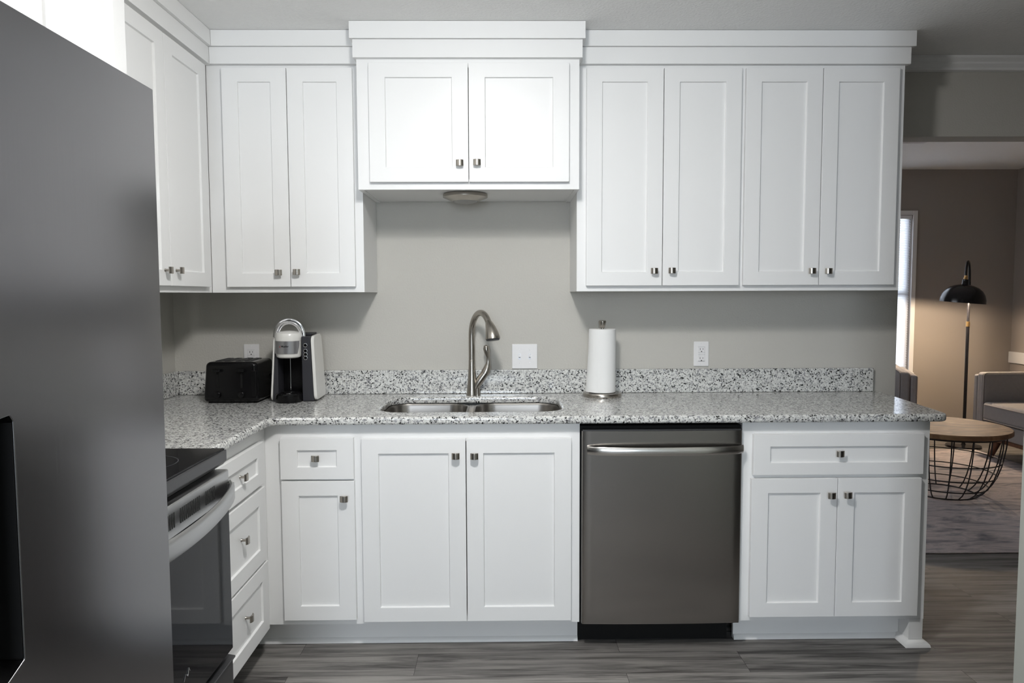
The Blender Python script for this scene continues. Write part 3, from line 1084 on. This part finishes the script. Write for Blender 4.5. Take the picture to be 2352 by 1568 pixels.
grey_block(-0.0955, -0.070, -0.0795, -0.070, -0.064, 0.105, 0.002, 0.276).build('front_panel', 'dark_grey', cm, bevel=0.004)
grey_block(0.030, 0.0795, 0.030, 0.0655, -0.064, 0.105, 0.002, 0.280).build('front_panel', 'dark_grey', cm, bevel=0.004)
grey_block(-0.0695, 0.0295, -0.0695, 0.0295, 0.02, 0.105, 0.002, 0.276).build('water_tank', 'black_plastic', cm, bevel=0.003)
grey_block(-0.05, 0.06, -0.05, 0.06, 0.0, 0.10, 0.2805, 0.290).build('top_cover', 'dark_grey', cm, bevel=0.003)
hx, hy = -0.027, -0.048
MB().lathe([(0.040, 0.188), (0.050, 0.193), (0.053, 0.203), (0.0545, 0.262)], (hx, hy, 0), 40).build('brew_head', 'appliance_white', cm)
MB().lathe([(0.0555, 0.2625), (0.0555, 0.285), (0.052, 0.293), (0.035, 0.301), (0.01, 0.304)], (hx, hy, 0), 40).build('lid', 'appliance_white', cm)
MB().box(-0.06, 0.029, -0.02, 0.09, 0.2765, 0.2802).build('neck', 'appliance_white', cm, bevel=0.004)
# silver face plate wrapped around the brew head
nn, mm = 18, 4
vs, fs = [], []
for lay, rr in ((0, 0.0560), (1, 0.0545)):
    for j in range(mm + 1):
        kz = j / mm
        zz = 0.208 + 0.053 * kz
        half = math.radians(60 + 12 * min(1, kz * 1.6))
        for i in range(nn + 1):
            a = -PI / 2 - 0.12 + half * (2 * i / nn - 1)
            vs.append((hx + rr * math.cos(a), hy + rr * math.sin(a), zz))
K = (nn + 1) * (mm + 1)
for j in range(mm):
    for i in range(nn):
        a = j * (nn + 1) + i
        fs.append((a, a + 1, a + nn + 2, a + nn + 1))
MB().add(vs[:K], fs).build('face_plate', 'silver_plastic', cm)
# twin chrome arch handle
hd = MB()
for dy, rr, zt in ((-0.012, 0.0038, 0.342), (0.012, 0.0038, 0.347)):
    path = []
    for i in range(25):
        a = PI * (1 - i / 24)
        path.append((hx + 0.0025 + 0.0560 * math.cos(a), hy + dy * math.sin(a) + 0.004, 0.275 + (zt - 0.275) * math.sin(a) ** 0.9))
    hd.tube(path, rr, 10)
path = []
for i in range(25):
    a = PI * (1 - i / 24)
    path.append((hx + 0.0025 + 0.0560 * math.cos(a), hy + 0.004, 0.275 + 0.069 * math.sin(a) ** 0.9))
hd.tube(path, 0.009, 10, flat=(1.4, 0.35))
hd.build('handle', 'chrome', cm)
for sgn in (-1, 1):
    MB().lathe([(0.008, 0.0), (0.008, 0.007), (0.005, 0.009)], (hx + 0.0025 + sgn * 0.0535, hy + 0.004, 0.275), 20, Matrix.Rotation(sgn * PI / 2, 4, 'Y')).build('hinge', 'chrome', cm)
MB().lathe([(0.056, 0.001), (0.057, 0.004), (0.055, 0.032), (0.050, 0.038), (0.044, 0.036), (0.0, 0.036)], (hx, -0.062, 0), 40).build('drip_tray', 'black_plastic', cm)
MB().lathe([(0.012, 0.0362), (0.012, 0.0385), (0.009, 0.0385)], (hx, -0.062, 0), 24).build('drip_grate', 'chrome', cm)
MB().cyl((hx - 0.012, 0.0175, 0.04), (hx - 0.012, 0.0175, 0.19), 0.0016, 8).build('trim_strip', 'chrome', cm)
# buttons on the right panel
RX = Matrix.Rotation(PI / 2, 4, 'X')
for k_, zz in enumerate((0.242, 0.218, 0.203, 0.188)):
    bt = MB().lathe([(0.0085, 0.0), (0.0085, 0.002), (0.0068, 0.0025), (0.0065, 0.0012), (0.0, 0.0012)], (0.0475, -0.0645, zz), 24, RX)
    o = bt.build('button', 'chrome', cm)
    MB().lathe([(0.0063, 0.0), (0.0060, 0.0022), (0.003, 0.0026)], (0.0475, -0.0645, zz), 20, RX).build('button_cap', 'black_plastic', o)


def text_mesh(s, size, mat, name, parent, M):
    cu = bpy.data.curves.new(name, 'FONT')
    cu.body = s
    cu.size = size
    cu.extrude = 0.0002
    cu.offset = 0.00025
    cu.align_x = 'CENTER'
    tmp = bpy.data.objects.new('tmp', cu)
    COL.objects.link(tmp)
    dg = bpy.context.evaluated_depsgraph_get()
    me = bpy.data.meshes.new_from_object(tmp.evaluated_get(dg))
    bpy.data.objects.remove(tmp)
    me.name = name
    me.materials.clear()
    me.materials.append(MAT[mat])
    # wrap onto the cylinder of the face plate
    for v in me.vertices:
        p = M @ v.co
        r = 0.0563 + (0.0002 + v.co.z) * 0.8
        a = -PI / 2 - 0.10 + p.x / 0.0563
        v.co = (hx + r * math.cos(a), hy + r * math.sin(a), p.y)
    me.update()
    o = bpy.data.objects.new(name, me)
    COL.objects.link(o)
    o.parent = parent
    return o


text_mesh('Mueller', 0.0105, 'black_ink', 'lettering', cm, Matrix.Translation((0.004, 0.2365, 0)))
em = MB()
for dz in (0.0, 0.003):
    a0 = -PI / 2 - 0.10 - 0.021 / 0.0563
    for i in range(4):
        a = a0 + i * 0.02
        r = 0.0566
        em.add([(hx + r * math.cos(a), hy + r * math.sin(a), 0.2355 + dz), (hx + r * math.cos(a + 0.02), hy + r * math.sin(a + 0.02), 0.2355 + dz),
                (hx + r * math.cos(a + 0.02), hy + r * math.sin(a + 0.02), 0.2375 + dz), (hx + r * math.cos(a), hy + r * math.sin(a), 0.2375 + dz)], [(0, 1, 2, 3)])
em.build('emblem', 'red_ink', cm)

# ------------------------------------------------------------------ dishwasher
dw = thing('dishwasher', 'stainless steel dishwasher between white base cabinets', 'dishwasher', (0.597, -0.612, 0.001))
dx = 0.597
MB().box(0.2885 - dx, 0.905 - dx, 0.012, 0.57, 0.105, 0.868).build('tub', 'black_matte', dw)
dp = [(0.901 - dx, 0.010), (0.294 - dx, 0.010), (0.294 - dx, -0.012), (0.2955 - dx, -0.0165), (0.299 - dx, -0.019)]
for i in range(1, 20):
    u = -1 + 2 * i / 20
    dp.append((u * 0.2985, -0.019 - 0.0055 * (1 - u * u)))
dp += [(0.896 - dx, -0.019), (0.8995 - dx, -0.0165), (0.901 - dx, -0.012)]
MB().prism(dp[::-1], 'z', 0.106, 0.853).build('door', 'steel_dishwasher', dw, smooth=40)
MB().box(0.296 - dx, 0.899 - dx, -0.020, 0.010, 0.8535, 0.858).build('control_strip', 'dark_steel', dw)
n = 22
vs, fs = [], []
for i in range(n + 1):
    u = -1 + 2 * i / n
    x = 0.607 - dx + u * 0.295
    bow = 0.040 * (1 - u * u) ** 0.5 if abs(u) < 1 else 0
    yo = -0.025 - 0.004 - bow
    for (dy, zz) in ((0.0, 0.768), (-0.004, 0.775), (-0.004, 0.792), (0.0, 0.799), (0.007, 0.797), (0.007, 0.770)):
        vs.append((x, yo + dy, zz + 0.001 * u))
for i in range(n):
    for k_ in range(6):
        k2 = (k_ + 1) % 6
        fs.append((i * 6 + k_, i * 6 + k2, i * 6 + 6 + k2, i * 6 + 6 + k_))
fs += [list(range(6))[::-1], [n * 6 + k_ for k_ in range(6)]]
MB().add(vs, fs).build('handle', 'steel_bright', dw, smooth=50)
MB().box(0.287 - dx, 0.882 - dx, 0.072, 0.10, 0.001, 0.104).build('toe_panel', 'black_matte', dw)

# ------------------------------------------------------------------ range (front faces +x)
rg = thing('range', 'black glass electric range with steel handle beside the refrigerator', 'range', (-0.815, -1.583, 0.001), PI / 2)
hwid = 0.375            # local x = world y + 1.59 ; local -y = world +x
MB().box(-hwid, hwid, 0.035, 0.66, 0.03, 0.898).build('body', 'dark_steel', rg)
MB().box(-hwid - 0.001, hwid + 0.001, 0.005, 0.60, 0.9155, 0.921).build('cooktop', 'black_glass', rg, bevel=0.003)
rim = MB().prism([(0.0, 0.917), (0.0, 0.886), (0.012, 0.872), (0.034, 0.870), (0.034, 0.915), (0.60, 0.915), (0.60, 0.899), (0.034, 0.899)][:5], 'x', -hwid - 0.002, hwid + 0.002)
rim.build('front_rim', 'dark_steel', rg, bevel=0.003)
MB().box(-hwid, hwid, 0.036, 0.60, 0.8985, 0.915).build('cooktop_base', 'dark_steel', rg)
for (bx, by, br_) in ((0.18, 0.16, 0.10), (-0.18, 0.16, 0.08), (0.18, 0.43, 0.08), (-0.18, 0.43, 0.10)):
    MB().lathe([(br_, 0.9211), (br_, 0.9213), (br_ - 0.003, 0.9213), (br_ - 0.003, 0.9211)], (bx, by, 0), 48, cap=False).build('burner_ring', 'dark_grey', rg)
MB().box(-hwid, hwid, 0.601, 0.66, 0.90, 1.09).build('control_panel', 'black_plastic', rg, bevel=0.006)
od = MB().box(-hwid + 0.002, hwid - 0.002, -0.004, 0.034, 0.318, 0.775).build('oven_door', 'black_glass', rg, bevel=0.004)
tr_ = MB().box(-hwid + 0.002, hwid - 0.002, -0.006, 0.034, 0.776, 0.860).build('door_trim', 'steel_range', od, bevel=0.005)
for g0, cnt in ((0.262, 6), (0.165, 11), (0.02, 11), (-0.13, 11), (-0.25, 6)):
    vt = MB()
    for i in range(cnt):
        x = g0 - i * 0.011
        vt.box(x, x + 0.005, -0.0068, -0.0050, 0.800, 0.838)
    vt.build('vent_slots', 'slot_dark', od)
vs, fs = [], []
n = 22
for i in range(n + 1):
    u = -1 + 2 * i / n
    x = u * 0.372
    bow = 0.052 * (1 - u * u) ** 0.6
    yo = -0.012 - bow
    zc = 0.802 - 0.012 * (1 - u * u)
    for (dy, zz) in ((0.002, -0.026), (-0.005, -0.018), (-0.005, 0.018), (0.002, 0.026), (0.008, 0.022), (0.008, -0.022)):
        vs.append((x, yo + dy, zc + zz))
for i in range(n):
    for k_ in range(6):
        k2 = (k_ + 1) % 6
        fs.append((i * 6 + k_, i * 6 + k2, i * 6 + 6 + k2, i * 6 + 6 + k_))
fs += [list(range(6))[::-1], [n * 6 + k_ for k_ in range(6)]]
hm = MB().add(vs, fs)
for sgn in (-1, 1):
    hm.box(sgn * 0.362 - 0.008, sgn * 0.362 + 0.008, -0.022, -0.0065, 0.785, 0.82)
hm.build('handle', 'steel_range', od, smooth=50)
em_ = MB()
ex, ez = 0.075, 0.405
em_.tube([(ex - 0.03, -0.0052, ez - 0.010), (ex - 0.018, -0.0052, ez + 0.004), (ex - 0.008, -0.0052, ez - 0.006), (ex, -0.0052, ez + 0.012), (ex + 0.006, -0.0052, ez + 0.002)], 0.0016, 6)
em_.build('emblem', 'chrome', od)
sdw = MB().box(-hwid + 0.002, hwid - 0.002, -0.002, 0.034, 0.065, 0.285)
sdw.prism([(-0.002, 0.2855), (-0.010, 0.291), (-0.010, 0.296), (0.034, 0.304), (0.034, 0.2855)], 'x', -hwid + 0.002, hwid - 0.002)
sdw.build('storage_drawer', 'dark_steel', rg, bevel=0.002)
MB().box(-hwid + 0.02, hwid - 0.02, 0.06, 0.60, 0.0, 0.0298).build('base', 'black_matte', rg)

# ------------------------------------------------------------------ refrigerator (front faces +x)
fg = thing('refrigerator', 'tall stainless steel refrigerator at the left edge', 'refrigerator', (-0.63, -2.42, 0.001), PI / 2)
fw2 = 0.455
FT = 1.737
MB().box(-fw2 + 0.004, fw2 - 0.004, 0.078, 0.86, 0.05, FT - 0.025).build('case', 'dark_steel', fg)
MB().box(-fw2 + 0.02, fw2 - 0.02, 0.10, 0.80, 0.0, 0.049).build('base', 'black_matte', fg)


def fridge_door(x0, x1, z0, z1, notch_side):
    """door slab with a pocket handle cut into the centre edge"""
    n0, n1, nd = 0.885, 1.214, 0.047
    if notch_side < 0:
        poly = [(x0, z0), (x1, z0), (x1, z1), (x0, z1), (x0, n1 - 0.004), (x0 + nd - 0.006, n1), (x0 + nd, n1 - 0.008), (x0 + nd, n0 + 0.006), (x0 + 0.008, n0 - 0.012), (x0, n0 - 0.016)]
    else:
        poly = [(x0, z0), (x1, z0), (x1, n0 - 0.016), (x1 - 0.008, n0 - 0.012), (x1 - nd, n0 + 0.006), (x1 - nd, n1 - 0.008), (x1 - nd + 0.006, n1), (x1, n1 - 0.004), (x1, z1), (x0, z1)]
    mb = MB().prism(poly, 'y', 0.0, 0.040)
    return mb


for sgn in (-1, 1):
    x0, x1 = (0.004, fw2) if sgn > 0 else (-fw2, -0.004)
    d_ = fridge_door(x0, x1, 0.055, FT, -1 if sgn > 0 else 1).build('door', 'steel_fridge', fg, bevel=0.0016, segs=2)
    MB().box(x0 + 0.001, x1 - 0.001, 0.0405, 0.076, 0.056, FT - 0.001).build('door_back', 'dark_steel', d_)
    ns = (0.006, 0.049) if sgn > 0 else (-0.049, -0.006)
    xw = sgn * 0.0503
    MB().box(ns[0], ns[1], 0.0385, 0.0402, 0.875, 1.212).box(xw - 0.0005, xw + 0.0005, 0.0022, 0.0384, 0.893, 1.204).build('handle_pocket', 'black_matte', d_)

# ------------------------------------------------------------------ kitchen ceiling light
cl = thing('ceiling_light', 'round flush ceiling light of the kitchen', 'ceiling light', (-0.08, -1.95, CE))
MB().lathe([(0.17, -0.001), (0.17, -0.012), (0.15, -0.016)], seg=40).build('rim', 'trim_white', cl)
MB().lathe([(0.149, -0.015), (0.10, -0.024), (0.0, -0.027)], seg=40, cap=False).build('diffuser', 'light_glow', cl)
kl = bpy.data.lights.new('kitchen_bulb', 'AREA')
kl.shape = 'DISK'
kl.size = 0.22
kl.energy = 18
kl.color = (1.0, 0.99, 0.975)
ko = bpy.data.objects.new('kitchen_bulb', kl)
ko.location = (-0.08, -1.95, CE - 0.032)
COL.objects.link(ko)
kp = bpy.data.lights.new('kitchen_bulb_side', 'POINT')
kp.shadow_soft_size = 0.09
kp.energy = 32
kp.color = (1.0, 0.99, 0.975)
kq = bpy.data.objects.new('kitchen_bulb_side', kp)
kq.location = (-0.08, -1.95, CE - 0.13)
COL.objects.link(kq)

# ------------------------------------------------------------------ living room
rug = thing('area_rug', 'large faded grey and mauve rug on the living room floor', 'rug', (2.6, 1.60, 0.0))
MB().box(-1.52, 1.52, -1.245, 1.245, 0.0005, 0.007).build('pile', 'rug_weave', rug, bevel=0.003)
for sgn in (-1, 1):
    fg_ = MB()
    x = sgn * 1.52
    for i in range(150):
        y = -1.235 + 2.47 * i / 149
        l = 0.018 + 0.012 * random.random()
        fg_.box(x, x + sgn * l, y - 0.003, y + 0.003, 0.0008, 0.004)
    fg_.build('fringe', 'piping', rug)

# wire basket coffee table
tx, ty = 3.0, 1.5
tb_ = thing('coffee_table', 'round wood topped coffee table with black wire basket base', 'table', (tx, ty, 0.0075))
MB().lathe([(0.392, 0.430), (0.400, 0.436), (0.400, 0.457), (0.395, 0.463), (0.0, 0.463)], seg=64).build('tabletop', 'table_wood', tb_)
MB().lathe([(0.361, 0.416), (0.368, 0.416), (0.368, 0.4295), (0.361, 0.4295)], seg=64).build('top_ring', 'wire_black', tb_)
pr_ = [(0.364, 0.417), (0.361, 0.35), (0.350, 0.28), (0.338, 0.215), (0.318, 0.150), (0.290, 0.090), (0.255, 0.040), (0.222, 0.012), (0.205, 0.004)]


def rad_at(z):
    for (r0, z0), (r1, z1) in zip(pr_, pr_[1:]):
        if z1 <= z <= z0:
            return r1 + (r0 - r1) * (z - z1) / (z0 - z1)
    return pr_[-1][0]


first = None
NW = 18
for i in range(NW):
    if first is None:
        first = MB().tube([(r, 0, z) for r, z in pr_], 0.0040, 8).build('wire', 'wire_black', tb_)
        o = first
    else:
        o = first.copy()
        COL.objects.link(o)
    o.rotation_euler = (0, 0, 2 * PI * (i + 0.3) / NW)
for z in (0.245, 0.145, 0.064, 0.004):
    r = rad_at(z)
    MB().tube([(r * math.cos(2 * PI * k_ / 48), r * math.sin(2 * PI * k_ / 48), z) for k_ in range(48)], 0.0040, 8, closed=True).build('hoop', 'wire_black', tb_)

# floor lamp
lp = thing('floor_lamp', 'black arched floor lamp with dome shade between armchair and sofa', 'lamp', (4.098, 2.95, 0.0))
MB().lathe([(0.14, 0.0005), (0.142, 0.006), (0.138, 0.018), (0.02, 0.024), (0.012, 0.04)], seg=40).build('base', 'lamp_black', lp)
MB().cyl((0, 0, 0.035), (0, 0, 1.075), 0.0135, 16).build('lower_pole', 'lamp_black', lp)
MB().lathe([(0.0155, 1.075), (0.0155, 1.12)], seg=20).build('collar', 'brass', lp)
MB().cyl((0, 0, 1.12), (0, 0, 1.47), 0.0105, 16).build('upper_pole', 'lamp_black', lp)
dv = Vector((-0.100, -0.10, 0))
arc = []
for i in range(17):
    a = PI * i / 16
    arc.append(dv * (0.5 - 0.5 * math.cos(a)) + Vector((0, 0, 1.47 + 0.175 * math.sin(a)) if i <= 8 else (0, 0, 1.515 + 0.130 * math.sin(a))))
MB().tube(arc, 0.0095, 12).build('arm', 'lamp_black', lp)
SR = Matrix.Rotation(math.radians(5), 4, Vector((0.545, 0.839, 0))) @ Matrix.Scale(1.09, 4)
sc_ = Vector((dv.x - 0.021, dv.y, 1.288))
so = MB()
prof = [(0.160, 0.0), (0.158, 0.03), (0.148, 0.065), (0.128, 0.097), (0.098, 0.122), (0.06, 0.137), (0.026, 0.144), (0.022, 0.150), (0.022, 0.183), (0.012, 0.186)]
so.lathe(prof, sc_, 48, SR, cap=False)
so.build('shade', 'lamp_black', lp)
MB().lathe([(0.022, 0.1435), (0.058, 0.1345), (0.095, 0.1195), (0.125, 0.0945), (0.145, 0.0635), (0.155, 0.029), (0.157, 0.0005), (0.160, 0.0)], sc_, 48, SR, cap=False).build('shade_lining', 'lamp_inner', lp)
MB().lathe([(0.0125, 0.186), (0.015, 0.190), (0.015, 0.197), (0.009, 0.200), (0.013, 0.205), (0.013, 0.212), (0.008, 0.216)], sc_, 20, SR).build('socket_ring', 'brass', lp)
MB().lathe([(0.012, 0.115), (0.026, 0.09), (0.030, 0.07), (0.024, 0.048), (0.0, 0.038)], sc_, 24, SR).build('bulb', 'bulb_glow', lp)
ll = bpy.data.lights.new('floor_lamp_bulb', 'POINT')
ll.energy = 29
ll.color = (1.0, 0.78, 0.56)
ll.shadow_soft_size = 0.02
lo = bpy.data.objects.new('floor_lamp_bulb', ll)
lo.location = Vector((4.098, 2.95, 0)) + sc_ + SR @ Vector((0, 0, 0.014))
COL.objects.link(lo)


# upholstered seats
def upholstered(name, label, cat, loc, rz, w, d_, cushions):
    """w, d_: half width and half depth; front faces local -y"""
    t = thing(name, label, cat, loc, rz)
    ai, ao = w - 0.140, w - 0.055      # inner face of the arm, joint to the outer panel
    MB().box(-w + 0.02, w - 0.02, -d_ + 0.02, d_ - 0.02, 0.150, 0.182).build('base_rail', 'leg_wood', t, bevel=0.005)
    MB().box(-ai + 0.001, ai - 0.001, -d_ + 0.012, d_ - 0.02, 0.183, 0.302).build('seat_base', 'fabric', t, bevel=0.012, segs=3)
    for sgn in (-1, 1):
        a = MB().box(sgn * ai, sgn * ao, -d_, d_ - 0.02, 0.183, 0.700).build('arm', 'fabric', t, bevel=0.026, segs=4)
        MB().box(sgn * (ao + 0.001), sgn * w, -d_ + 0.008, d_ - 0.01, 0.183, 0.676).build('outer_arm', 'fabric', a, bevel=0.018, segs=4)
        q_ = ai + 0.004
        path = [(sgn * q_, -d_ + 0.004, 0.20), (sgn * q_, -d_ + 0.004, 0.670), (sgn * q_, -d_ + 0.014, 0.690), (sgn * q_, -d_ + 0.03, 0.697), (sgn * q_, d_ - 0.2, 0.697)]
        MB().tube(path, 0.004, 8).build('welt', 'piping', a)
    cw = 2 * (ai - 0.002) / cushions
    for k_ in range(cushions):
        x0 = -ai + 0.002 + k_ * cw
        yb_ = d_ - 0.27
        cs = MB().box(x0, x0 + cw - 0.003, -d_ - 0.01, yb_, 0.304, 0.462).build('seat_cushion', 'fabric', t, bevel=0.035, segs=5)
        for zz in (0.318, 0.440):
            xa, xb, yf_ = x0 + 0.002, x0 + cw - 0.005, -d_ - 0.011
            MB().tube([(xa, yf_ + 0.2, zz), (xa + 0.004, yf_ + 0.03, zz), (xa + 0.03, yf_, zz), (xb - 0.03, yf_, zz), (xb - 0.004, yf_ + 0.03, zz), (xb, yf_ + 0.2, zz)], 0.0045, 8).build('welt', 'piping', cs)
        bc_ = MB()
        bc_.add([(x0, d_ - 0.265, 0.465), (x0 + cw - 0.003, d_ - 0.265, 0.465), (x0 + cw - 0.003, d_ - 0.125, 0.465), (x0, d_ - 0.125, 0.465),
                 (x0, d_ - 0.20, 0.80), (x0 + cw - 0.003, d_ - 0.20, 0.80), (x0 + cw - 0.003, d_ - 0.085, 0.80), (x0, d_ - 0.085, 0.80)],
                [(3, 2, 1, 0), (4, 5, 6, 7), (0, 1, 5, 4), (1, 2, 6, 5), (2, 3, 7, 6), (3, 0, 4, 7)])
        bc_.build('back_cushion', 'fabric', t, bevel=0.03, segs=4)
    bk = MB()
    bk.add([(-ai + 0.002, d_ - 0.12, 0.304), (ai - 0.002, d_ - 0.12, 0.304), (ai - 0.002, d_ - 0.01, 0.304), (-ai + 0.002, d_ - 0.01, 0.304),
            (-ai + 0.002, d_ - 0.08, 0.77), (ai - 0.002, d_ - 0.08, 0.77), (ai - 0.002, d_, 0.77), (-ai + 0.002, d_, 0.77)],
           [(3, 2, 1, 0), (4, 5, 6, 7), (0, 1, 5, 4), (1, 2, 6, 5), (2, 3, 7, 6), (3, 0, 4, 7)])
    bk.build('backrest', 'fabric', t, bevel=0.02, segs=3)
    for sx in (-1, 1):
        for sy in (-1, 1):
            p0 = Vector((sx * (w - 0.19), sy * (d_ - 0.11), 0.1495))
            p1 = Vector((sx * (w - 0.165), sy * (d_ - 0.065), 0.0))     # the front legs stand on the rug
            MB().tube([p0, p1], [0.030, 0.018], 14).build('leg', 'leg_wood', t)
    return t


upholstered('sofa', 'grey fabric sofa at the right edge, behind the round coffee table', 'sofa', (4.435, 1.785, 0.0128), -PI / 2, 0.885, 0.465, 2)
upholstered('armchair', 'grey armchair in front of the window, seen just over the countertop', 'armchair', (3.245, 3.06, 0.0128), math.radians(-22), 0.37, 0.40, 1)

# ceiling vent
cv = thing('ceiling_vent', 'small white ceiling vent on the living room ceiling', 'vent', (3.22, 2.34, LCE))
MB().box(-0.12, 0.12, -0.075, 0.075, -0.006, -0.0005).build('frame', 'vent_white', cv, bevel=0.002)
vm_ = MB()
for i in range(7):
    y = -0.05 + i * 0.0165
    vm_.box(-0.10, 0.10, y - 0.004, y + 0.004, -0.010, -0.0061)
vm_.build('louvres', 'vent_white', cv)
